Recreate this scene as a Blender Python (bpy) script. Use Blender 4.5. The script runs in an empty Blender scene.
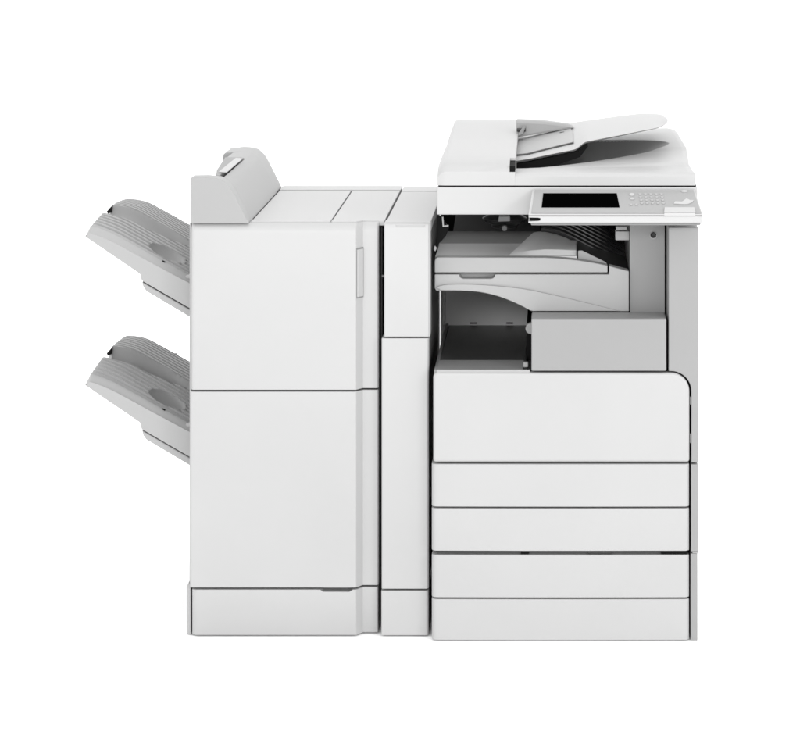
import bpy, bmesh, math, random
from mathutils import Vector, Matrix
random.seed(4)
SC = bpy.context.scene
COL = SC.collection

# ------------------------------------------------------------------ measuring
# 2.1 mm per photo pixel on the front plane (y = 0); camera 5.5 m in front, eye level 1.577 m
S, D, VX, VY = 0.0021, 5.5, 556.0, -110.0
H = 751 * S
CX = 0.0
def X(px, y=0.0): return (px - VX) * S * (D + y) / D
def Z(py, y=0.0): return H - (py - VY) * S * (D + y) / D
def P(px, py, y=0.0): return Vector((X(px, y), y, Z(py, y)))

# ------------------------------------------------------------------ materials
def plastic(name, col, rough=0.42, grain=0.012, spec=0.5, var=0.03, scale=900.0):
    m = bpy.data.materials.new(name); m.use_nodes = True
    nt = m.node_tree; b = nt.nodes['Principled BSDF']
    b.inputs['Roughness'].default_value = rough
    b.inputs['Specular IOR Level'].default_value = spec
    tc = nt.nodes.new('ShaderNodeTexCoord')
    n1 = nt.nodes.new('ShaderNodeTexNoise'); n1.inputs['Scale'].default_value = 2.3; n1.inputs['Detail'].default_value = 3
    n2 = nt.nodes.new('ShaderNodeTexNoise'); n2.inputs['Scale'].default_value = scale; n2.inputs['Detail'].default_value = 2
    nt.links.new(tc.outputs['Object'], n1.inputs['Vector']); nt.links.new(tc.outputs['Object'], n2.inputs['Vector'])
    mr = nt.nodes.new('ShaderNodeMapRange')
    mr.inputs['From Min'].default_value = 0.3; mr.inputs['From Max'].default_value = 0.7
    mr.inputs['To Min'].default_value = 1 - var; mr.inputs['To Max'].default_value = 1 + var
    nt.links.new(n1.outputs['Fac'], mr.inputs['Value'])
    vm = nt.nodes.new('ShaderNodeVectorMath'); vm.operation = 'SCALE'
    vm.inputs[0].default_value = col if isinstance(col, tuple) else (col, col, col)
    nt.links.new(mr.outputs['Result'], vm.inputs['Scale'])
    nt.links.new(vm.outputs['Vector'], b.inputs['Base Color'])
    mr2 = nt.nodes.new('ShaderNodeMapRange')
    mr2.inputs['To Min'].default_value = rough - 0.06; mr2.inputs['To Max'].default_value = rough + 0.06
    nt.links.new(n1.outputs['Fac'], mr2.inputs['Value']); nt.links.new(mr2.outputs['Result'], b.inputs['Roughness'])
    if grain:
        bp = nt.nodes.new('ShaderNodeBump'); bp.inputs['Strength'].default_value = grain * 8; bp.inputs['Distance'].default_value = 0.0004
        nt.links.new(n2.outputs['Fac'], bp.inputs['Height']); nt.links.new(bp.outputs['Normal'], b.inputs['Normal'])
    return m

WHITE = plastic('white_plastic', 0.380, 0.45)
LIGHT = plastic('light_grey_plastic', 0.322, 0.5)
TRAYG = plastic('tray_grey_plastic', 0.305, 0.5)
GREY  = plastic('mid_grey_plastic', 0.247, 0.48)
INNER = plastic('inner_panel_plastic', 0.255, 0.5)
DULL  = plastic('dull_grey_plastic', 0.20, 0.5)
DARK  = plastic('dark_grey_plastic', 0.06, 0.45, spec=0.4)
CHAR  = plastic('charcoal_plastic', 0.022, 0.34, spec=0.45)
BLACK = plastic('black_plastic', 0.006, 0.6, spec=0.06)
GLASS = plastic('black_screen_glass', 0.001, 0.15, grain=0, spec=0.0, var=0.0)
TRAYR = plastic('tray_grey_rib_shade', 0.25, 0.5)  # tray grey darkened to stand in for shade among the ribs
HEADG = plastic('hood_grey_plastic', 0.28, 0.5)
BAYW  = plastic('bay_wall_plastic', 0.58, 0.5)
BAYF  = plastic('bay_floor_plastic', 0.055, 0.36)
PALE  = plastic('pale_tray_plastic', 0.60, 0.5)
BRIGHT= plastic('bright_white_plastic', 0.405, 0.4)

# ------------------------------------------------------------------ mesh helpers
def finish(name, bm, mat, parent=None, bevel=0.0, seg=2, smooth=35, label=None):
    bmesh.ops.recalc_face_normals(bm, faces=bm.faces[:])
    me = bpy.data.meshes.new(name); bm.to_mesh(me); bm.free()
    for p in me.polygons: p.use_smooth = True
    me.set_sharp_from_angle(angle=math.radians(smooth))
    me.materials.append(mat)
    o = bpy.data.objects.new(name, me); COL.objects.link(o)
    if bevel:
        b = o.modifiers.new('bevel', 'BEVEL'); b.width = bevel; b.segments = seg
        b.limit_method = 'ANGLE'; b.angle_limit = math.radians(40); b.harden_normals = True
        b.use_clamp_overlap = True
    if parent is not None: attach(o, parent)
    if label: o['label'] = label
    return o

def attach(o, parent):
    o.parent = parent
    if parent.type == 'EMPTY' and parent.parent is None:
        o.matrix_parent_inverse = Matrix.Translation(-parent.location)

def root(name, label, cat, loc):
    o = bpy.data.objects.new(name, None); COL.objects.link(o)
    o.location = loc; o.empty_display_size = 0.05
    o['label'] = label; o['category'] = cat
    return o

def prism(bm, pts, vec):
    """closed prism: polygon pts (Vectors) swept by vec"""
    a = [bm.verts.new(p) for p in pts]; b = [bm.verts.new(Vector(p) + Vector(vec)) for p in pts]
    n = len(pts)
    bm.faces.new(a); bm.faces.new(b[::-1])
    for i in range(n): bm.faces.new((a[i], b[i], b[(i + 1) % n], a[(i + 1) % n]))
    return a + b

def front(bm, pix, y0, y1):
    """outline in photo measure on plane y0, swept straight back to y1"""
    return prism(bm, [P(x, z, y0) for x, z in pix], (0, y1 - y0, 0))

def rect(x0, y0, x1, y1): return [(x0, y0), (x1, y0), (x1, y1), (x0, y1)]

def fbox(name, x0, y0, x1, y1, ya, yb, mat, parent, bevel=0.0015, seg=2, label=None):
    bm = bmesh.new(); front(bm, rect(x0, y0, x1, y1), ya, yb)
    return finish(name, bm, mat, parent, bevel, seg, label=label)

def fpoly(name, pix, ya, yb, mat, parent, bevel=0.0015, seg=2, label=None):
    bm = bmesh.new(); front(bm, pix, ya, yb)
    return finish(name, bm, mat, parent, bevel, seg, label=label)

def arc(cx, cy, r, a0, a1, n=10):
    return [(cx + r * math.cos(math.radians(a0 + (a1 - a0) * i / n)), cy - r * math.sin(math.radians(a0 + (a1 - a0) * i / n))) for i in range(n + 1)]

def loft(bm, rows, closed=True, caps=True):
    """rows: list of equal-length point lists; closed rings"""
    vs = [[bm.verts.new(p) for p in r] for r in rows]
    n = len(rows[0])
    for i in range(len(rows) - 1):
        for j in range(n if closed else n - 1):
            k = (j + 1) % n
            bm.faces.new((vs[i][j], vs[i + 1][j], vs[i + 1][k], vs[i][k]))
    if caps and closed:
        bm.faces.new(vs[0]); bm.faces.new(vs[-1][::-1])
    return vs

def levels(bm, plan, zs):
    """plan (x, y) swept upward; zs list of (z, push back of the front)"""
    yb = max(p[1] for p in plan)
    rows = []
    for z, d in zs:
        rows.append([Vector((x, y + d if y + d < yb - 0.01 else y, z)) for x, y in plan])
    loft(bm, rows)

def cyl(bm, c, r, axis, length, n=24, r2=None):
    ax = {'x': Vector((1, 0, 0)), 'y': Vector((0, 1, 0)), 'z': Vector((0, 0, 1))}[axis]
    u = Vector((0, 0, 1)) if axis != 'z' else Vector((1, 0, 0)); v = ax.cross(u)
    rows = []
    for t, rr in ((0, r), (1, r2 if r2 is not None else r)):
        rows.append([Vector(c) + ax * length * t + (u * math.cos(2 * math.pi * i / n) + v * math.sin(2 * math.pi * i / n)) * rr for i in range(n)])
    loft(bm, rows)

def cut(o, bmc):
    """carve the closed shape bmc out of o's own mesh"""
    bmesh.ops.recalc_face_normals(bmc, faces=bmc.faces[:])
    me = bpy.data.meshes.new('c'); bmc.to_mesh(me); bmc.free()
    c = bpy.data.objects.new('c', me); COL.objects.link(c)
    mods = [(m.width, m.segments) for m in o.modifiers if m.type == 'BEVEL']
    o.modifiers.clear()
    b = o.modifiers.new('cut', 'BOOLEAN'); b.operation = 'DIFFERENCE'; b.object = c; b.solver = 'EXACT'
    bpy.context.view_layer.update()
    dg = bpy.context.evaluated_depsgraph_get()
    new = bpy.data.meshes.new_from_object(o.evaluated_get(dg), depsgraph=dg)
    o.modifiers.clear(); old = o.data; new.name = old.name; o.data = new
    bpy.data.objects.remove(c); bpy.data.meshes.remove(me)
    for p in new.polygons: p.use_smooth = True
    new.set_sharp_from_angle(angle=math.radians(35))
    for w, s in mods:
        m = o.modifiers.new('bevel', 'BEVEL'); m.width = w; m.segments = s; m.limit_method = 'ANGLE'
        m.angle_limit = math.radians(40); m.harden_normals = True

def lerp(a, b, t): return a + (b - a) * t
def interp(tab, x):
    if x <= tab[0][0]: return tab[0][1]
    for (x0, y0), (x1, y1) in zip(tab, tab[1:]):
        if x <= x1: return lerp(y0, y1, (x - x0) / (x1 - x0))
    return tab[-1][1]
def sstep(a, b, x):
    t = min(1, max(0, (x - a) / (b - a))); return t * t * (3 - 2 * t)
def smooth_tab(tab):
    """Catmull-like resample of a table for rounder curves"""
    out = []
    n = len(tab)
    for i in range(n - 1):
        p0, p1, p2, p3 = tab[max(i - 1, 0)], tab[i], tab[i + 1], tab[min(i + 2, n - 1)]
        for k in range(8):
            t = k / 8
            out.append(tuple(0.5 * ((2 * p1[a]) + (-p0[a] + p2[a]) * t + (2 * p0[a] - 5 * p1[a] + 4 * p2[a] - p3[a]) * t * t + (-p0[a] + 3 * p1[a] - 3 * p2[a] + p3[a]) * t ** 3) for a in (0, 1)))
    out.append(tab[-1]); return out

# ================================================================== SETTING: white studio sweep
def sweep():
    m = bpy.data.materials.new('white_paper_sweep'); m.use_nodes = True
    b = m.node_tree.nodes['Principled BSDF']; b.inputs['Roughness'].default_value = 0.9
    b.inputs['Specular IOR Level'].default_value = 0.0
    nt = m.node_tree
    n = nt.nodes.new('ShaderNodeTexNoise'); n.inputs['Scale'].default_value = 3
    mr = nt.nodes.new('ShaderNodeMapRange'); mr.inputs['To Min'].default_value = 0.93; mr.inputs['To Max'].default_value = 0.95
    nt.links.new(n.outputs['Fac'], mr.inputs['Value'])
    nt.links.new(mr.outputs['Result'], b.inputs['Base Color'])
    bm = bmesh.new()
    prof = [(-9.0, 0.0), (3.0, 0.0)] + [(3.0 + 1.5 * math.sin(a * math.pi / 24), 1.5 - 1.5 * math.cos(a * math.pi / 24)) for a in range(1, 13)] + [(4.5, 6.0)]
    rows = [[Vector((x, y, z)) for y, z in prof] for x in (-9.0, 9.0)]
    loft(bm, rows, closed=False)
    o = finish('floor', bm, m, None, smooth=60)
    o['kind'] = 'structure'
sweep()

# ================================================================== FINISHER
F = 0.03
fin = root('document_finisher', 'tall white two-door paper finisher with two ribbed grey trays jutting from its left side', 'finisher', (X(285, F), 0.35, 0.0))

def door_plan(x0, x1, xs0, xs1, step, yb, r=0.007):
    """plan outline: rounded left front corner, flat, slanting step back, flat"""
    a, b, c, d = X(x0, F), X(xs0, F), X(xs1, F + step), X(x1, F + step)
    pl = [(a, yb), (a, F + r)]
    pl += [(a + r - r * math.cos(t * math.pi / 12), F + r - r * math.sin(t * math.pi / 12)) for t in range(1, 7)]
    pl += [(b, F), (c, F + step), (d - 0.003, F + step), (d, F + step + 0.003), (d, yb)]
    return pl
STEP = 0.020
yb = F + 0.075
plan = door_plan(191, 378.5, 356, 363, STEP, yb)
bm = bmesh.new()
levels(bm, plan, [(Z(389.9, F), 0), (Z(233, F), 0), (Z(229, F), 0.002), (Z(226, F), 0.006), (Z(223.6, F), 0.013)])
upper_door = finish('upper_door', bm, WHITE, fin, 0.0012, 2)
bm = bmesh.new(); levels(bm, door_plan(189.6, 378.5, 356, 363, STEP, yb), [(Z(587.8, F), 0), (Z(391.7, F), 0)])
lower_door = finish('lower_door', bm, WHITE, fin, 0.0015, 2)
bm = bmesh.new(); levels(bm, door_plan(191.5, 378, 356, 363, STEP, 0.60, 0.012), [(0.003, 0.002), (0.006, 0), (Z(589.8, F), 0)])
base = finish('base_cover', bm, WHITE, fin, 0.0015, 2)
bm = bmesh.new(); front(bm, [(317, 589), (322.5, 593.2), (349, 593.2), (356, 589), (356, 584), (317, 584)], F - 0.01, F + 0.028)
cut(base, bm)
# grip recess backing
fbox('grip_recess', 316, 586, 359, 596, F + 0.029, F + 0.05, DULL, base, 0)
# handle plate on the slanting strip
def slant(t, off):  # t 0..1 across the slant
    a = Vector((X(356, F), F, 0)); b = Vector((X(363, F + STEP), F + STEP, 0)); d = (b - a).normalized()
    n = Vector((d.y, -d.x, 0)); return a + d * (t * (b - a).length) + n * off
def slant_plate(name, t0, t1, z0, z1, off0, off1, mat, parent, bev=0.001):
    bm = bmesh.new()
    pts = [slant(t0, off1), slant(t1, off1), slant(t1, off0), slant(t0, off0)]
    prism(bm, [Vector((p.x, p.y, Z(z1, F + 0.01))) for p in pts], (0, 0, Z(z0, F + 0.01) - Z(z1, F + 0.01)))
    return finish(name, bm, mat, parent, bev)
hg = slant_plate('door_handle', 0.03, 1.02, 247.6, 297.8, -0.004, 0.0012, DULL, upper_door, 0)
slant_plate('grip_plate', 0.10, 0.93, 249.0, 296.6, -0.002, 0.0030, WHITE, upper_door, 0.0015)
# core, side panels, left skirt
fbox('core', 198, 224.0, 377.5, 626, F + 0.08, 0.695, BLACK, fin, 0)
bm = bmesh.new(); prism(bm, [Vector((X(188.6, F), F + 0.014, Z(586, F))), Vector((X(188.6, F), 0.66, Z(586, F))), Vector((X(188.6, F), 0.66, Z(224, F))), Vector((X(188.6, F), F + 0.014, Z(224, F)))], (X(190.6, F) - X(188.6, F), 0, 0))
left_side = finish('side_panel', bm, LIGHT, fin, 0.0015)
bm = bmesh.new(); front(bm, [(187, 586), (189.2, 581.5), (190.6, 586), (190.9, 634.5), (187, 634)], F + 0.012, 0.60)
finish('caster_skirt', bm, LIGHT, fin, 0.001)
bm = bmesh.new(); prism(bm, [Vector((X(378.2, F), F + 0.085, 0.01)), Vector((X(378.2, F), 0.66, 0.01)), Vector((X(378.2, F), 0.66, Z(224, F))), Vector((X(378.2, F), F + 0.085, Z(224, F)))], (0.003, 0, 0))
finish('side_panel', bm, DARK, fin)
# top covers
def slab(name, x0, x1, ya, yb_, ztop, th, mat, parent, bev=0.0015):
    bm = bmesh.new(); x0, x1 = X(x0), X(x1)
    prism(bm, [Vector((x0, ya, ztop - th)), Vector((x1, ya, ztop - th)), Vector((x1, ya, ztop)), Vector((x0, ya, ztop))], (0, yb_ - ya, 0))
    return finish(name, bm, mat, parent, bev)
zt = Z(222.2, F)
def FX(px, y): return VX + (px - VX) * (D + y) / D      # same x seen on plane y, as front-plane measure
slab('top_cover', FX(250.3, F), FX(329.6, F), F + 0.016, 0.612, zt, 0.012, WHITE, fin)
bm = bmesh.new()
x1_, x2_, x3_, x4_ = X(331.0, F), X(356, F), X(363, F + STEP), X(383.6, F)
prism(bm, [Vector((x, y, zt - 0.012)) for x, y in ((x1_, F + 0.016), (x2_, F + 0.016), (x3_, F + STEP + 0.016), (x4_, F + STEP + 0.016), (x4_, 0.612), (x1_, 0.612))], (0, 0, 0.012))
finish('top_cover', bm, WHITE, fin, 0.0015)
slab('rear_strip', FX(250.0, F), FX(384.0, F), 0.616, 0.70, zt + 0.0015, 0.03, WHITE, fin)

# head hood
prof = smooth_tab([(213, 178.0), (221, 179.6), (229, 186.0), (236, 198.0), (243, 212.0), (248.6, 223.4)])
def head_part(name, lead, ya, yb_, mat, parent, bev=0.003):
    bm = bmesh.new()
    f = lead + prof + [(lead[0][0], 223.4)] if lead else prof[8:] + [(prof[8][0], 223.4)]
    pts = [P(x, z, F) for x, z in f]
    for p in pts: p.y = ya
    prism(bm, pts, (0, yb_ - ya, 0))
    return finish(name, bm, mat, parent, bev, 3, smooth=50)
hood = head_part('exit_hood', [(191, 177.6), (206, 177.4)], F, F + 0.05, HEADG, fin)
head_part('hood_middle', [], F + 0.05, 0.46, HEADG, hood, 0.0)
head_part('hood_rear', [(189.5, 184), (190, 181), (192, 179.0), (206, 177.7)], 0.585, 0.70, HEADG, hood, 0.002)
head_part('hood_middle', [(198, 184), (198.5, 181), (200.5, 179.0), (206, 177.9)], 0.46, 0.585, HEADG, hood, 0.0)
def plan_plate(name, pl, zp, th, mat, parent, bev=0.001):
    bm = bmesh.new(); prism(bm, [Vector((X(x), y, Z(zp))) for x, y in pl], (0, 0, -th)); return finish(name, bm, mat, parent, bev)
plan_plate('slot_floor', [(214.5, 0.075), (214.5, 0.458), (197.6, 0.458), (205, 0.19), (210, 0.10)], 179.4, 0.06, DULL, hood)
plan_plate('exit_flap', [(211.0, 0.125), (219.6, 0.115), (219.6, 0.405), (211.6, 0.412)], 177.9, 0.002, WHITE, hood, 0.0006)
fbox('hood_base', 198, 219.0, 253.9, 221.0, F + 0.08, 0.695, BLACK, hood, 0)
# ribbed output trays
TY0, TY1 = 0.09, 0.59
top_px = smooth_tab([(85.3, 234.2), (87.3, 231.4), (91, 229.0), (110, 236.2), (128, 245.5), (150, 257.6), (170, 268.3), (193.2, 280.6)])
bot_px = [(85.3, 236.6), (140.2, 274.0), (141.6, 280.4), (193.2, 310.2)]
def bot(x): return interp(bot_px, x)
NB, NF = 10, 8
def tray_z(u, v):
    """offset in metres of the tray surface: lateral rise, ribs, trough, oval dent"""
    z = 0.017 * v * sstep(-0.1, 0.3, u) + 0.0145 * math.sin(math.pi * min(1, v)) ** 0.8 * (1 - 0.55 * u) * sstep(0, 0.04, u)
    # trough
    w = 0.125 * math.sqrt(max(0.0, 1 - (u / 0.84) ** 3)) if u < 0.84 else 0
    tr = 0.0; keep = 1.0
    if w > 0.004:
        t = (v - 0.45 - 0.12 * u) / w; keep *= sstep(1.0, 1.0 + 0.012 / w, abs(t))
        if abs(t) < 1:
            tr = (1 - abs(t) ** 2.4) * 0.027 * min(1, w / 0.08)
            if t > 0: tr = 0.027 * min(1, w / 0.08) * (1 - t ** 8)
    du, dv = (u - 0.70) / 0.165, (v - 0.195 - 0.12 * (u - 0.70)) / 0.09
    e = du * du + dv * dv
    dent = 0.020 * (1 - e) ** 0.55 if e < 1 else 0.0
    keep *= sstep(1.0, 1.25, e)
    groove = 0.0
    if 0.06 < v < 0.955 and u > 0.02:
        ph = ((v - 0.06) / 0.0475) % 1.0
        if ph > 0.5: groove = 0.011 * min(1, (u - 0.02) / 0.03)
    # soft shoulders front and back
    z -= 0.010 * (1 - sstep(0.0, 0.05, v)) + 0.008 * sstep(0.96, 1.0, v)
    return z - max(tr, dent, groove * keep)
def tray_top(u, v):
    x = lerp(85.3, 193.2, u)
    p = P(x, interp(top_px, x), TY0)
    return p, x
def make_tray():
    NU, NV = 140, 262
    bm = bmesh.new(); rows = []
    us = [0, 0.006, 0.014, 0.025, 0.04, 0.06] + [0.06 + 0.94 * i / NU for i in range(1, NU + 1)]
    for u in us:
        p, x = tray_top(u, 0)
        zb = Z(bot(x), TY0)
        r = []
        for j in range(NV + 1):
            v = j / NV
            r.append(Vector((p.x, lerp(TY0, TY1, v), max(p.z + tray_z(u, v), zb + 0.002))))
        r += [Vector((p.x, TY1, zb)), Vector((p.x, TY0, zb))]
        rows.append(r)
    loft(bm, rows)
    t = finish('output_tray', bm, TRAYG, fin, 0, smooth=25)
    t.data.materials.append(TRAYR)  # second slot carries the painted rib shade
    for p in t.data.polygons:
        if TY0 + 0.022 < p.center.y < TY1 - 0.004 and len(p.vertices) == 4 and abs(p.normal.x) < 0.95 and p.normal.z > -0.5: p.material_index = 1
    fpoly('tray_support', [(141.8, 281.6), (193.2, 311.4), (193.2, 319.2), (146.2, 291.2), (143.2, 287.2)], TY0 + 0.004, TY1 - 0.02, TRAYG, t, 0.003)
    def on(u, v):
        p, x = tray_top(u, 0); return Vector((p.x, lerp(TY0, TY1, v), p.z + tray_z(u, v)))
    bm = bmesh.new(); up_ = Vector((0, 0, 0.0012)); prism(bm, [on(0.70, 0.040) + up_, on(0.725, 0.040) + up_, on(0.728, 0.048) + up_, on(0.703, 0.048) + up_], (0, 0, -0.004)); finish('sensor_slot', bm, BLACK, t)
    fbox('end_clip', 185.6, 275.4, 190.6, 279.0, TY0 + 0.012, TY0 + 0.03, LIGHT, t, 0.002)
    fpoly('notch_insert', [(106.6, 211.6), (110.8, 206.8), (110.8, 212.6), (108.0, 213.8)], 0.352, 0.38, BLACK, t, 0)
    fbox('rear_catch', 174.0, 217.4, 177.0, 220.0, TY1 + 0.001, TY1 + 0.012, DULL, t, 0.001)
    return t
tray = make_tray()
t2 = tray.copy(); COL.objects.link(t2); t2.parent = fin; t2.matrix_parent_inverse = tray.matrix_parent_inverse.copy()
t2.location.z = -151 * S
for ch in list(tray.children):
    c = ch.copy(); COL.objects.link(c); c.parent = t2

# ================================================================== BRIDGE (narrow passage unit)
br = root('paper_bridge', 'narrow plain white upright panel unit standing between the two-door finisher and the copier', 'bridge unit', (X(405, F), 0.35, 0.0))
def bplan(x0, x1, yb_, ch=0.004):
    a, b = X(x0, F), X(x1, F)
    return [(a, yb_), (a, F + 0.002), (a + 0.002, F), (b - ch, F), (b, F + ch), (b, yb_)]
bm = bmesh.new(); levels(bm, bplan(384.2, 430.0, F + 0.06), [(Z(336.7, F), 0), (Z(228.0, F), 0), (Z(224.6, F), 0.003), (Z(223.2, F), 0.010)])
bd = finish('upper_door', bm, WHITE, br, 0.0012)
bm = bmesh.new(); front(bm, [(395, 225.9), (425, 225.9), (424, 227.7), (396, 227.7)], F - 0.01, F + 0.0032); cut(bd, bm)
bm = bmesh.new(); levels(bm, bplan(381.6, 428.6, F + 0.06), [(Z(589.0, F), 0), (Z(338.4, F), 0)])
finish('lower_door', bm, WHITE, br, 0.0012)
bm = bmesh.new(); levels(bm, bplan(381.2, 428.4, 0.56), [(0.003, 0.001), (Z(590.8, F), 0)])
finish('base_cover', bm, WHITE, br, 0.0012)
fbox('core', 385.5, 226, 428.3, 586, F + 0.065, 0.69, DULL, br, 0)
slab('top_cover', FX(385.4, F), FX(430.6, F), F + 0.012, 0.60, zt - 0.001, 0.02, WHITE, br)
slab('rear_strip', FX(385.4, F), FX(430.6, F), 0.604, 0.70, zt, 0.03, WHITE, br)
bm = bmesh.new(); cyl(bm, P(381.9, 276, F + 0.064), 0.0025, 'x', 0.006); finish('hinge_pin', bm, LIGHT, br)

# ================================================================== COPIER
cop = root('office_copier', 'white and grey office copier with document feeder, tilted touch panel and four wide front drawers', 'copier', (X(565), 0.35, 0.0))

def dplan(x0, x1, y, yb_, r=0.012):
    a, b = X(x0, y), X(x1, y)
    pl = [(a, yb_), (a, y + r)] + [(a + r - r * math.cos(t * math.pi / 12), y + r - r * math.sin(t * math.pi / 12)) for t in range(1, 7)]
    # gentle outward bow along the front, turning back at the right end
    for i in range(1, 12):
        t = i / 12; pl.append((lerp(a + r, b - 0.006, t), y - 0.0015 * math.sin(t * math.pi)))
    pl += [(b - 0.006, y), (b, y + 0.006), (b, yb_)]
    return pl
# front cover
fc = [(433.2, 462.4), (433.2, 378)] + arc(438.2, 377.6, 5, 180, 90, 6)[1:] + arc(671.0, 391.5, 18.5, 90, 0, 12) + [(689.5, 462.4)]
bm = bmesh.new(); front(bm, fc, 0.0, 0.03); finish('front_cover', bm, WHITE, cop, 0.006, 4)
DR = [(464.2, 506.8), (508.4, 551.0), (555.2, 597.6), (599.2, 640.6)]
for i, (a, b) in enumerate(DR):
    bm = bmesh.new(); levels(bm, dplan(431.6, 689.2, 0.0, 0.06), [(max(Z(b), 0.0015), 0), (Z(a), 0)])
    finish('paper_drawer', bm, WHITE, cop, 0.0016)
# cabinet core
bm = bmesh.new(); front(bm, rect(435, 378, 689.8, 551.5), 0.065, 0.62); front(bm, rect(434, 551.5, 689.4, 640.2), 0.065, 0.62)
front(bm, rect(440, 376, 688, 463), 0.034, 0.0649)
finish('core', bm, BLACK, cop, 0)
fbox('drawer_rail', 436, 551.8, 688, 553.6, 0.012, 0.0645, DARK, cop, 0)
fbox('rail_latch', 521, 551.6, 529, 554, 0.006, 0.0118, BLACK, cop, 0.0006)
fbox('rail_latch', 588, 551.9, 612, 554, 0.006, 0.0118, CHAR, cop, 0.0006)
fbox('rail_latch', 661, 551.9, 688, 554, 0.006, 0.0118, BLACK, cop, 0.0006)
# right side frame around the cover
pil = [(668.6, 227.4), (698.2, 227.4), (698.2, 462.6), (691.3, 462.6), (691.3, 391.5)] + arc(671.0, 391.5, 20.3, 0, 82, 10)[1:] + [(668.6, 371.2)]
fpoly('side_frame', pil, 0.003, 0.64, GREY, cop, 0.002)
fpoly('side_frame', rect(691.0, 464.4, 698.0, 551.6), 0.003, 0.64, GREY, cop, 0.0015)
fpoly('side_frame', rect(690.6, 553.6, 697.4, 641.0), 0.003, 0.64, GREY, cop, 0.0015)
fbox('side_catch', 692.5, 551.7, 698.4, 553.5, 0.006, 0.30, LIGHT, cop, 0.0006)
for za, zb_ in ((397, 404.5), (434, 443)):
    fbox('hinge', 690.0, za, 691.1, zb_, 0.008, 0.02, GREY, cop, 0)
# rear wall, left post, left wall fragment
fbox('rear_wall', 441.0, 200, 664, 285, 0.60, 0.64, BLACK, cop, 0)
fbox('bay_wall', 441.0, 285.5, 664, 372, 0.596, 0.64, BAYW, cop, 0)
fbox('rear_post', 442.3, 236, 445.0, 325, 0.56, 0.598, WHITE, cop, 0.001)
# lower paper bay
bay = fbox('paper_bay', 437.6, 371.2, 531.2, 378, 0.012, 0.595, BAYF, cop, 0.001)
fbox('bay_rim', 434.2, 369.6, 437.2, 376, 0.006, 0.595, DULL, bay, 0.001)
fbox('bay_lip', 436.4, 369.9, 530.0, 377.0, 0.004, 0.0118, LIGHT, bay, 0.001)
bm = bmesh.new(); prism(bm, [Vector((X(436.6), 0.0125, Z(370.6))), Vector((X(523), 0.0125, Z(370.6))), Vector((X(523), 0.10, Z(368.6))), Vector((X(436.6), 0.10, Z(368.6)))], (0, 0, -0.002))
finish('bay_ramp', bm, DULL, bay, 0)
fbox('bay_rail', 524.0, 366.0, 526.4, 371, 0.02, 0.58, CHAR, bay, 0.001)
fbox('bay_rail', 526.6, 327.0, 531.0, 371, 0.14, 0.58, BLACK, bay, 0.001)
fbox('rail_end', 523.2, 362.5, 528.2, 367.5, 0.012, 0.026, DULL, bay, 0.002)
bm = bmesh.new(); cyl(bm, P(530.9, 328.8, 0.112), 0.0115, 'y', 0.02, 32); finish('feed_roller', bm, LIGHT, bay, 0.001)
for a in (470, 506): fbox('bay_stop', a, 322.9, a + 7, 323.7, 0.585, 0.594, BLACK, bay, 0.001)
# toner cover box and shelf
tc_ = [(531.4, 371.0), (531.4, 318.6), (666.4, 318.6), (666.4, 371.0)]
fpoly('toner_cover', tc_, -0.002, 0.082, GREY, cop, 0.003, 3)
fbox('cover_shelf', 532.5, 316.5, 666.0, 322, 0.084, 0.16, DULL, cop, 0.001)

# upper output tray
YT = 0.09
lip = [(434.6, 272.6), (434.6, 261)] + [(435.6, 258.2), (438, 257.4)] + [(545, 257.6), (560, 258.4), (576, 260.0), (592, 262.4), (607.6, 265.6), (607.6, 272.6)]
up = fpoly('upper_tray', lip, YT, YT + 0.03, LIGHT, cop, 0.002, 3)
arm = [(434.6, 274.4), (609.0, 274.4), (609.0, 266.0), (629.0, 271.2), (629.0, 311.6), (533.0, 311.6)]
arch = smooth_tab([(532.0, 311.6), (514, 302.6), (497, 296.2), (480, 292.4), (462, 291.0), (436, 290.8)])
arm += arch[1:] + [(434.6, 288)]
armo = fpoly('tray_arm', arm, YT, YT + 0.035, LIGHT, cop, 0.002, 2)
bm = bmesh.new(); front(bm, [(459.4, 273), (494.6, 273), (494.6, 276.6), (493.2, 278.6), (491, 279.4), (463, 279.4), (460.8, 278.6), (459.4, 276.6)], YT - 0.01, YT + 0.03); cut(armo, bm)
# raised arch band on the arm
ln = smooth_tab([(436, 287.2), (449, 284.6), (480, 284.9), (520, 288.6), (550, 294.4), (580, 301.4), (619, 311.0)])
band = ln + [(533.5, 311.0)] + [(x, z - 0.5) for x, z in arch[1:-2]]
fpoly('arch_band', band, YT - 0.006, YT - 0.0002, LIGHT, armo, 0.004, 2)
# tray bed behind the lip
zb0 = Z(257.6, YT)
def bed_slab(name, ya, yb_, drop, mat):
    bm = bmesh.new(); xa, xb = X(434.6, YT), X(577.0, YT)
    prism(bm, [Vector((xa, ya, zb0 - 0.02)), Vector((xb, ya, zb0 - 0.02)), Vector((xb, ya, zb0 - drop)), Vector((xa, ya, zb0 - drop))], (0, yb_ - ya, 0))
    return finish(name, bm, mat, up, 0.001)
bed_slab('tray_bed', YT + 0.031, 0.322, 0.001, PALE)
bed_slab('tray_rear_shade', 0.324, 0.546, 0.003, DULL)  # rear of the bed coloured darker, painting in the scanner's shadow
bm = bmesh.new(); prism(bm, [P(450.5, 232.6, 0.548), P(540, 232.6, 0.548), P(540, 232.0, 0.548), P(450.5, 232.0, 0.548)], (0, 0.004, 0)); finish('edge_strip', bm, LIGHT, up)
bm = bmesh.new(); prism(bm, [P(453, 232.4, 0.556), P(540, 232.4, 0.556), P(540, 214, 0.59), P(456, 214, 0.59)], (0, 0.004, 0)); finish('exit_plate', bm, DARK, up)
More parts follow.
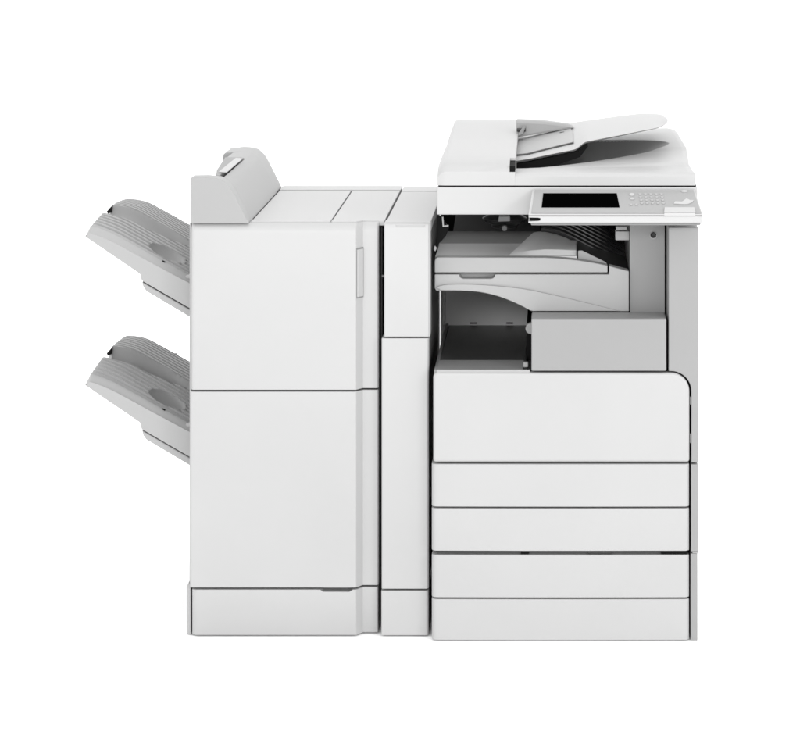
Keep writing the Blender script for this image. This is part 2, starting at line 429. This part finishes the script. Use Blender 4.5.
# hump that lifts the sheets
bm = bmesh.new()
fr = [(506, 257.2), (520, 257.3), (532, 257.4), (546, 257.6), (560, 258.3), (576.5, 259.8)]
md = [(509, 254.6), (521, 251.8), (532, 250.2), (546, 249.2), (560, 249.4), (576.5, 250.2)]
bk = [(533, 232.4), (538, 231.6), (545, 231.6), (556, 233.8), (566, 237.6), (576.5, 243.0)]
lo = [(533, 262), (538, 262), (545, 262), (556, 262), (566, 262), (576.5, 262)]
rows = [[P(*fr[i], YT + 0.034), P(*md[i], YT + 0.05), P(*bk[i], 0.36), Vector((P(*bk[i], 0.36).x, 0.36, zb0 - 0.0005)), ] for i in range(6)]
loft(bm, rows); finish('tray_hump', bm, PALE, up, 0.002, smooth=25)
fpoly('hump_wedge', [(578, 250.6), (582, 250.4), (606, 262.2), (607, 264.8), (578, 262.0)], YT + 0.0335, YT + 0.0365, LIGHT, up, 0.002)
# ribbed black guide falling to the right
GA, GB = 0.37, 0.585
gc = smooth_tab([(541, 231.0), (556, 233.6), (570, 239.2), (590, 249.6), (610, 260.0), (626, 268.0)])
bm = bmesh.new(); rows = []
for i in range(34):
    x = lerp(541, 626, i / 33); r = []
    for j in range(73):
        v = j / 72; y = lerp(GA, GB, v)
        r.append(Vector((X(x, GA), y, Z(interp(gc, x), GA) + 0.05 * v + (0.006 if (v * 9) % 1 < 0.4 else 0.0))))
    zb_ = Z(276, GA)
    r += [Vector((r[0].x, GB, zb_)), Vector((r[0].x, GA, zb_))]
    rows.append(r)
loft(bm, rows); finish('ribbed_guide', bm, CHAR, up, 0, smooth=30)
fpoly('guide_foot', [(592, 275), (592, 262.8), (608.6, 266.6), (628.4, 271.8), (628.4, 300), (592, 300)], YT + 0.037, 0.368, BLACK, up, 0)
# rotor hanging under the scanner
bm = bmesh.new()
c = P(504.5, 219, 0.36); rows = []
for z, r in ((0.013, 0.016), (0.011, 0.036), (0.003, 0.050), (-0.004, 0.047), (-0.012, 0.030), (-0.018, 0.028), (-0.021, 0.014)):
    rows.append([Vector((c.x + r * math.cos(2 * math.pi * k / 40), c.y + r * math.sin(2 * math.pi * k / 40), c.z + z)) for k in range(40)])
loft(bm, rows); rot = finish('sheet_rotor', bm, CHAR, cop, 0.001)
fpoly('rotor_block', [(499, 216.4), (509, 216.2), (510.4, 221.4), (498, 221.8)], 0.27, 0.30, LIGHT, rot, 0.002)
bm = bmesh.new(); cyl(bm, P(504.5, 228.4, 0.30), 0.006, 'y', 0.02); finish('rotor_hub', bm, DULL, rot, 0.001)
# left hinge bracket
bm = bmesh.new(); front(bm, [(437, 216), (441, 216), (449, 228), (446, 236), (437, 246), (435.8, 246)], 0.10, 0.108)
bk_ = finish('left_bracket', bm, BLACK, cop, 0.001)
bm = bmesh.new(); front(bm, [(441.8, 217), (443.4, 217), (443.9, 225.5), (448.6, 225.0), (448.6, 226.4), (442.6, 227.0)], 0.094, 0.099); finish('bracket_rod', bm, LIGHT, bk_, 0.0005)
bm = bmesh.new(); front(bm, [(434.8, 245.5), (436.8, 248), (435.2, 251.5), (433.6, 249.5)], 0.094, 0.099); finish('bracket_clip', bm, LIGHT, bk_, 0.0005)
# inner right panel with its screw hole and tab
ip = fbox('inner_panel', 629.8, 225.0, 664.8, 313.4, 0.10, 0.60, INNER, cop, 0.001)
bm = bmesh.new(); cyl(bm, P(653.6, 235.6, 0.09), 0.0066, 'y', 0.03, 28); cut(ip, bm)
bm = bmesh.new(); cyl(bm, P(653.6, 235.6, 0.112), 0.0064, 'y', 0.006, 28); sc_ = finish('lock_screw', bm, CHAR, ip, 0.001)
bm = bmesh.new(); cyl(bm, P(653.6, 235.6, 0.0985), 0.0082, 'y', 0.0013, 28); ri = finish('screw_ring', bm, LIGHT, ip, 0.0004)
bm = bmesh.new(); cyl(bm, P(653.6, 235.6, 0.09), 0.0064, 'y', 0.03, 28); cut(ri, bm)
fbox('guide_tab', 615.4, 231.2, 629.6, 240.4, 0.115, 0.15, LIGHT, ip, 0.002)
fpoly('tab_clip', [(616, 227), (627, 227), (627, 230.4), (623, 229.6), (619, 230.6), (616, 230)], 0.115, 0.14, LIGHT, ip, 0.001)
fbox('filler', 665.6, 226.5, 668.2, 318, 0.13, 0.60, BLACK, cop, 0)

# scanner
scn = fbox('scanner', 436.8, 187.0, 697.6, 214.8, 0.0, 0.64, WHITE, cop, 0.003, 3)
fbox('scanner_seal', 438.5, 185.4, 696, 186.9, 0.006, 0.62, BLACK, scn, 0)

# control panel
PA, PB = -0.004, -0.085
def PP(px, py, lift=0.0):
    t = (py - 190.0) / (213.5 - 190.0); y = lerp(PA, PB, t)
    p = P(px, py, y)
    return p + PN * lift
a, b, c_ = P(560, 190, PA), P(660, 190, PA), P(560, 213.5, PB)
PN = (b - a).cross(a - c_).normalized()
if PN.z < 0: PN = -PN
def hexa(bm, tl, tr, bl, brr, dz_t, dz_b):
    v = [bm.verts.new(p) for p in (tl, tr, brr, bl)]
    w = [bm.verts.new(p) for p in (tl + dz_t, tr + dz_t, brr + dz_b, bl + dz_b)]
    bm.faces.new(v); bm.faces.new(w[::-1])
    for i in range(4): bm.faces.new((v[i], w[i], w[(i + 1) % 4], v[(i + 1) % 4]))
bm = bmesh.new()
hexa(bm, PP(532.4, 189.4), PP(694.6, 189.4), PP(528.4, 214.4), PP(702.8, 214.4), Vector((0, 0, -0.058)), Vector((0, 0, -0.002)))
pan = finish('control_panel', bm, BRIGHT, cop, 0.001, 2)
bm = bmesh.new()
pts = [P(x, z, PB - 0.001) for x, z in ((528.6, 216.2), (702.6, 216.2), (703.0, 219.5), (702.0, 222.8), (528.4, 222.8), (528.4, 221.4), (538, 221.0), (540.4, 220.4), (540.4, 218.2), (538, 217.8), (528.6, 217.6))]
prism(bm, pts, (0, 0.088, 0)); lipo = finish('panel_lip', bm, BRIGHT, pan, 0.0008)
fbox('lip_slot', 529.6, 217.3, 541, 221.6, PB + 0.008, PB + 0.0095, BLACK, lipo, 0)
bm = bmesh.new(); prism(bm, [P(529.4, 213.6, PB + 0.004), P(702, 213.6, PB + 0.004), P(702, 218, PB + 0.004), P(529.4, 218, PB + 0.004)], (0, 0.06, 0)); finish('panel_seam', bm, BLACK, pan)
bm = bmesh.new(); prism(bm, [P(530.4, 223.0, PB + 0.012), P(701.0, 223.0, PB + 0.012), P(700.0, 225.3, PB + 0.012), P(531.4, 225.3, PB + 0.012)], (0, 0.07, 0)); finish('panel_base', bm, DULL, pan, 0.001)
# sloping plates on it
def on_panel(name, q, th, mat, parent, bev=0.0004, lift=0.0003):
    bm = bmesh.new(); prism(bm, [PP(x, z, lift) for x, z in q], PN * th); return finish(name, bm, mat, parent, bev)
fp_ = on_panel('face_plate', [(535.0, 190.6), (693.4, 190.6), (701.2, 213.6), (531.4, 213.6)], 0.0012, HEADG, pan)
on_panel('screen', [(543.2, 194.2), (616.8, 194.2), (619.6, 208.2), (541.6, 208.2)], 0.0012, GLASS, pan, lift=0.0016)
def key(px, py, w, h, mat, name='key', th=0.002):
    q = [(px + w * math.cos(k * math.pi / 6), py + h * math.sin(k * math.pi / 6)) for k in range(12)]
    return on_panel(name, q, th, mat, pan, 0.0003, 0.0016)
for r in range(4):
    for k in range(5):
        key(640.0 + k * 5.4 + r * 0.6, 195.2 + r * 3.05, 1.45, 0.75, LIGHT)
key(631.8, 195.6, 2.6, 1.3, BRIGHT, 'mode_key'); key(632.2, 199.8, 2.4, 0.9, WHITE, 'mode_key')
key(631.0, 205.6, 1.5, 0.7, LIGHT); key(636.6, 205.6, 1.5, 0.7, LIGHT)
key(684.4, 192.3, 3.2, 0.9, BRIGHT, 'indicator_lamp')
on_panel('start_key', [(673.6, 204.8), (675, 202.6), (682, 202.8), (686.5, 199.6), (690, 201.4), (693.6, 201.4), (692.0, 203.4), (688.0, 205.2), (683, 205.4)], 0.0022, BRIGHT, pan, 0.0006, 0.0016)
bm = bmesh.new(); prism(bm, [PP(664.6, 208.8, 0.0016), PP(694.4, 208.8, 0.0016), PP(695.6, 213.4, 0.0016), PP(664.0, 213.4, 0.0016)], PN * 0.003)
finish('panel_tab', bm, BRIGHT, pan, 0.001)
fbox('tab_front', 664.2, 212.8, 695.4, 216.0, PB - 0.003, PB + 0.01, BRIGHT, pan, 0.0008)

# document feeder
feed = None
GZ = Z(185.5)
def hz(h): return GZ + h * S
left_tab = [(0.0, 14), (0.012, 19.5), (0.03, 22.6), (0.06, 24.8), (0.12, 27.0), (0.30, 31.0), (0.36, 33.2), (0.48, 38.5), (0.56, 41.2), (0.60, 40.6), (0.625, 36)]
bm = bmesh.new(); rows = []
lt = smooth_tab(left_tab)
NX = 20
for i in range(NX + 1):
    px = lerp(437.2, 515.2, i / NX)
    e = max(0.0, 1 - (px - 437.2) / 9.0)
    drop = 6.5 * e ** 2.2
    ins = 0.004 * e ** 2
    r = [Vector((X(px), ins, GZ)), ]
    for y, h in lt:
        hh = max(2.0, h - drop - (1.6 * e * (y / 0.6)))
        yy = y
        if px > 463 and y < 0.08:   # diagonal fold on the lower front
            t = min(1, (px - 463) / 46); hl = lerp(11.0, 19.5, t)
            yy = y + 0.0045 * t * sstep(hl - 0.8, hl + 0.8, h) * (1 - sstep(0.03, 0.08, y))
        r.append(Vector((X(px) + 0.010 * e * (y / 0.6), yy + ins, hz(hh))))
    r.append(Vector((X(px), 0.63, GZ)))
    rows.append(r)
loft(bm, rows); feed = finish('document_feeder', bm, WHITE, cop, 0.0, 2, smooth=28)
bm = bmesh.new(); prism(bm, [Vector((X(509.6), -0.01, hz(13.4))), Vector((X(517), -0.01, hz(13.4))), Vector((X(517), -0.01, hz(60))), Vector((X(509.6), -0.01, hz(60)))], (0, 0.07, 0)); cut(feed, bm)
bm = bmesh.new(); prism(bm, [Vector((X(509.7), 0.004, hz(13.5))), Vector((X(515.1), 0.004, hz(13.5))), Vector((X(515.1), 0.004, hz(19.4))), Vector((X(509.7), 0.004, hz(19.4)))], (0, 0.055, 0.006)); finish('exit_slot', bm, BLACK, feed)
# fold line across the cover
bm = bmesh.new()
seam = [(464, 141.6), (480, 141.2), (500, 140.6), (514, 140.0)]
# bed with its hollow, right of the cover
bm = bmesh.new(); rows = []
right_h = [(0.0, 9), (0.004, 11.4), (0.012, 12.6), (0.03, 13.4), (0.085, 15.5), (0.10, 18.4), (0.12, 19.4), (0.27, 22.6), (0.30, 24.8), (0.34, 26.0), (0.50, 31.0), (0.57, 32.4), (0.60, 31.6), (0.62, 27)]
left_h = [(0.0, 9), (0.004, 11.4), (0.012, 12.2), (0.03, 12.4), (0.085, 12.4), (0.10, 12.0), (0.12, 11.2), (0.27, 12.0), (0.30, 13.0), (0.34, 15.0), (0.50, 24.0), (0.57, 28.4), (0.60, 28.6), (0.62, 24)]
edge = [(0.0, 695.2), (0.02, 695.0), (0.06, 693.2), (0.10, 690.6), (0.20, 692.8), (0.30, 693.6), (0.40, 691.2), (0.50, 689.0), (0.57, 686.5), (0.62, 683.0)]
ys = [0, 0.004, 0.012, 0.02, 0.03, 0.045, 0.06, 0.075, 0.085, 0.092, 0.1, 0.11] + [0.12 + 0.5 * k / 230 for k in range(231)]
NXB = 190
for i in range(NXB + 1):
    u = i / NXB; r = []
    for y in ys:
        px = lerp(515.25, interp(edge, y), u)
        h = lerp(interp(left_h, y), interp(right_h, y), sstep(0.0, 1.0, u) * 0.55 + 0.45 * u)
        # hollow that catches the sheets; narrows to a tip at the right
        t = 1 - u / 0.91
        if t > 0:
            cy = 0.30 + 0.07 * u * u; w = 0.20 * t ** 0.55
            d = abs(y - cy) / max(w, 1e-4)
            if d < 1: h -= 5.0 * min(1, t * 3) * sstep(-0.30, -0.22, (y - cy) / max(w, 1e-4)) * (1 - d ** 4)
            if d < 1: h -= 13.0 * min(1, t * 2.4) * (1 - d ** 3) * (0.35 + 0.65 * u + 0.2)
        if u > 0.97 : h -= (u - 0.97) / 0.03 * 1.2
        r.append(Vector((X(px), y, hz(max(h, 2.5)))))
    r = [Vector((r[0].x, 0.0, GZ))] + r + [Vector((r[-1].x, 0.62, GZ))]
    rows.append(r)
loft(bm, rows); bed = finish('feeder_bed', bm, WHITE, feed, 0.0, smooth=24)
bed.data.materials.append(DULL)  # darker grey on the hollow, painting in shade under the raised tray
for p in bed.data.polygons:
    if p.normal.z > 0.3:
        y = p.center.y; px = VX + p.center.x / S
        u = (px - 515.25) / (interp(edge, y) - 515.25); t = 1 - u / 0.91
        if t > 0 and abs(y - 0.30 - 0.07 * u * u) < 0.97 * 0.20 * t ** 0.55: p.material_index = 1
# black exit throat beside the cover
fpoly('exit_throat', [(515.6, 163.6), (530, 161.6), (548, 158.0), (566, 154.2), (577, 152.2), (588, 146.6), (580, 157), (562, 163.5), (545, 168.4), (528, 171.6), (515.6, 172)], 0.184, 0.45, BLACK, feed, 0)
# input tray: a thick curved plate that rises to the right
fr_t = smooth_tab([(514.6, 161.0), (530, 158.6), (548, 154.8), (566, 151.2), (575, 149.2), (580, 145.8), (585, 142.2), (592, 140.6), (620, 135.2), (642, 130.8), (655, 128.2), (663, 125.6), (667.5, 121.8)])
bk_t = smooth_tab([(517.6, 136.0), (540.5, 130.5), (556, 126.8), (573, 122.6), (600, 118.6), (634, 114.2), (646, 113.4), (656, 113.8), (663, 115.2), (668, 119.6)])
Y0, Y1 = 0.17, 0.50
bm = bmesh.new(); rows = []
for i in range(61):
    u = i / 60
    # matching points along front and rear edges by distance
    xf = lerp(514.6, 667.5, u); xb = lerp(517.6, 668, u)
    f = P(xf, interp(fr_t, xf), lerp(Y0, Y0 + 0.1, sstep(0.9, 1.0, u))); b = P(xb, interp(bk_t, xb), lerp(Y1, Y1 - 0.12, sstep(0.9, 1.0, u)))
    r = []
    for j in range(13):
        v = j / 12; p = f.lerp(b, v)
        p.z += 0.004 * math.sin(v * math.pi) + 0.0
        r.append(p)
    th = lerp(0.010, 0.004, u)
    r += [b + Vector((0, -0.002, -th)), f + Vector((0, 0.012, -th * 0.6))]
    rows.append(r)
loft(bm, rows); tr_ = finish('input_tray', bm, WHITE, feed, 0.0, smooth=40)
# sheet guide and its rails on the tray
def tray_pt(px_f, v, lift=0.0):
    f = P(px_f, interp(fr_t, px_f), Y0); u = (px_f - 514.6) / (667.5 - 514.6); xb = lerp(517.6, 668, u)
    b = P(xb, interp(bk_t, xb), Y1); p = f.lerp(b, v); p.z += lift + 0.004 * math.sin(v * math.pi); return p
bm = bmesh.new()
q = [P(516.0, 137.6, 0.40), P(545, 132.8, 0.40), P(573, 128.4, 0.40), P(574, 126.4, 0.40), P(568, 123.8, 0.40), P(545, 120.8, 0.40), P(530, 119.8, 0.40), P(516.4, 119.4, 0.40)]
prism(bm, q, (0, 0.025, 0)); gd = finish('sheet_guide', bm, LIGHT, tr_, 0.003, 3)
bm = bmesh.new()
q = [P(517.2, 136.2, 0.398), P(545, 131.4, 0.398), P(572, 127.2, 0.398), P(545, 124.4, 0.398), P(517.4, 123.0, 0.398)]
prism(bm, q, (0, 0.0015, 0)); finish('guide_inset', bm, INNER, tr_, 0.0004)
bm = bmesh.new(); cyl(bm, P(516.8, 130, 0.39), 0.004, 'x', 0.02); finish('pickup_roller', bm, CHAR, tr_, 0.001)
fpoly('guide_stop', [(516.2, 137), (520, 131), (524.5, 124.5), (526, 126), (523, 134.0)], 0.385, 0.392, DULL, tr_, 0.001)
fpoly('guide_knob', [(559.6, 132.6), (564.4, 131.8), (564.0, 134.0), (562.6, 135.0), (560.6, 135.0)], 0.37, 0.38, CHAR, tr_, 0.0005)
def ribbon(name, pts, w, mat, parent):
    bm = bmesh.new(); rows = []
    for p in pts:
        rows.append([p + Vector((0, 0, w)), p + Vector((0, -0.003, w * 0.4)), p + Vector((0, -0.003, -w)), p + Vector((0, 0.003, -w))])
    loft(bm, rows); return finish(name, bm, mat, parent)
ribbon('guide_rail', [tray_pt(x, v, 0.0022) for x, v in ((516.0, 0.155), (527, 0.135), (540, 0.155), (556, 0.17), (573.4, 0.185))], 0.0014, DARK, tr_)
# raised mounting plate of the tray's foot
bm = bmesh.new(); prism(bm, [tray_pt(x, v, 0.0028) for x, v in ((516.2, 0.80), (569, 0.72), (572, 0.5), (572.6, 0.2), (540, 0.17), (527, 0.15), (516.2, 0.17))], (0, 0, -0.006)); finish('tray_foot', bm, LIGHT, tr_, 0.0006)

# ================================================================== LIGHT
w = bpy.data.worlds.new('World'); SC.world = w; w.use_nodes = True
bg = w.node_tree.nodes['Background']; bg.inputs['Color'].default_value = (1, 1, 1, 1); bg.inputs['Strength'].default_value = 1.60
def area(name, loc, aim, sx, sy, power):
    l = bpy.data.lights.new(name, 'AREA'); l.shape = 'RECTANGLE'; l.size = sx; l.size_y = sy; l.energy = power
    o = bpy.data.objects.new(name, l); COL.objects.link(o); o.location = loc
    o.rotation_euler = (Vector(aim) - Vector(loc)).to_track_quat('-Z', 'Y').to_euler(); return o
area('softbox', (-1.2, -8.4, 2.9), (-0.2, 0.2, 0.35), 2.6, 1.2, 205)
area('side_softbox', (5.6, -5.6, 2.5), (-0.3, 0.2, 0.35), 2.0, 1.4, 165)

# ================================================================== CAMERA (level, shifted)
cam = bpy.data.cameras.new('camera'); co = bpy.data.objects.new('camera', cam); COL.objects.link(co)
co.location = (0, -D, H); co.rotation_euler = (math.pi / 2, 0, 0)
cam.sensor_width = 36; cam.lens = 36 * D / (800 * S)
cam.shift_x = (400 - VX) / 800; cam.shift_y = -(366 - VY) / 800
cam.clip_start = 0.05; cam.clip_end = 200
SC.camera = co
SC.view_settings.view_transform = 'Standard'; SC.view_settings.look = 'None'
SC.view_settings.exposure = 0; SC.view_settings.gamma = 1
SC.cycles.max_bounces = 8; SC.cycles.diffuse_bounces = 5
SC.cycles.use_denoising = True
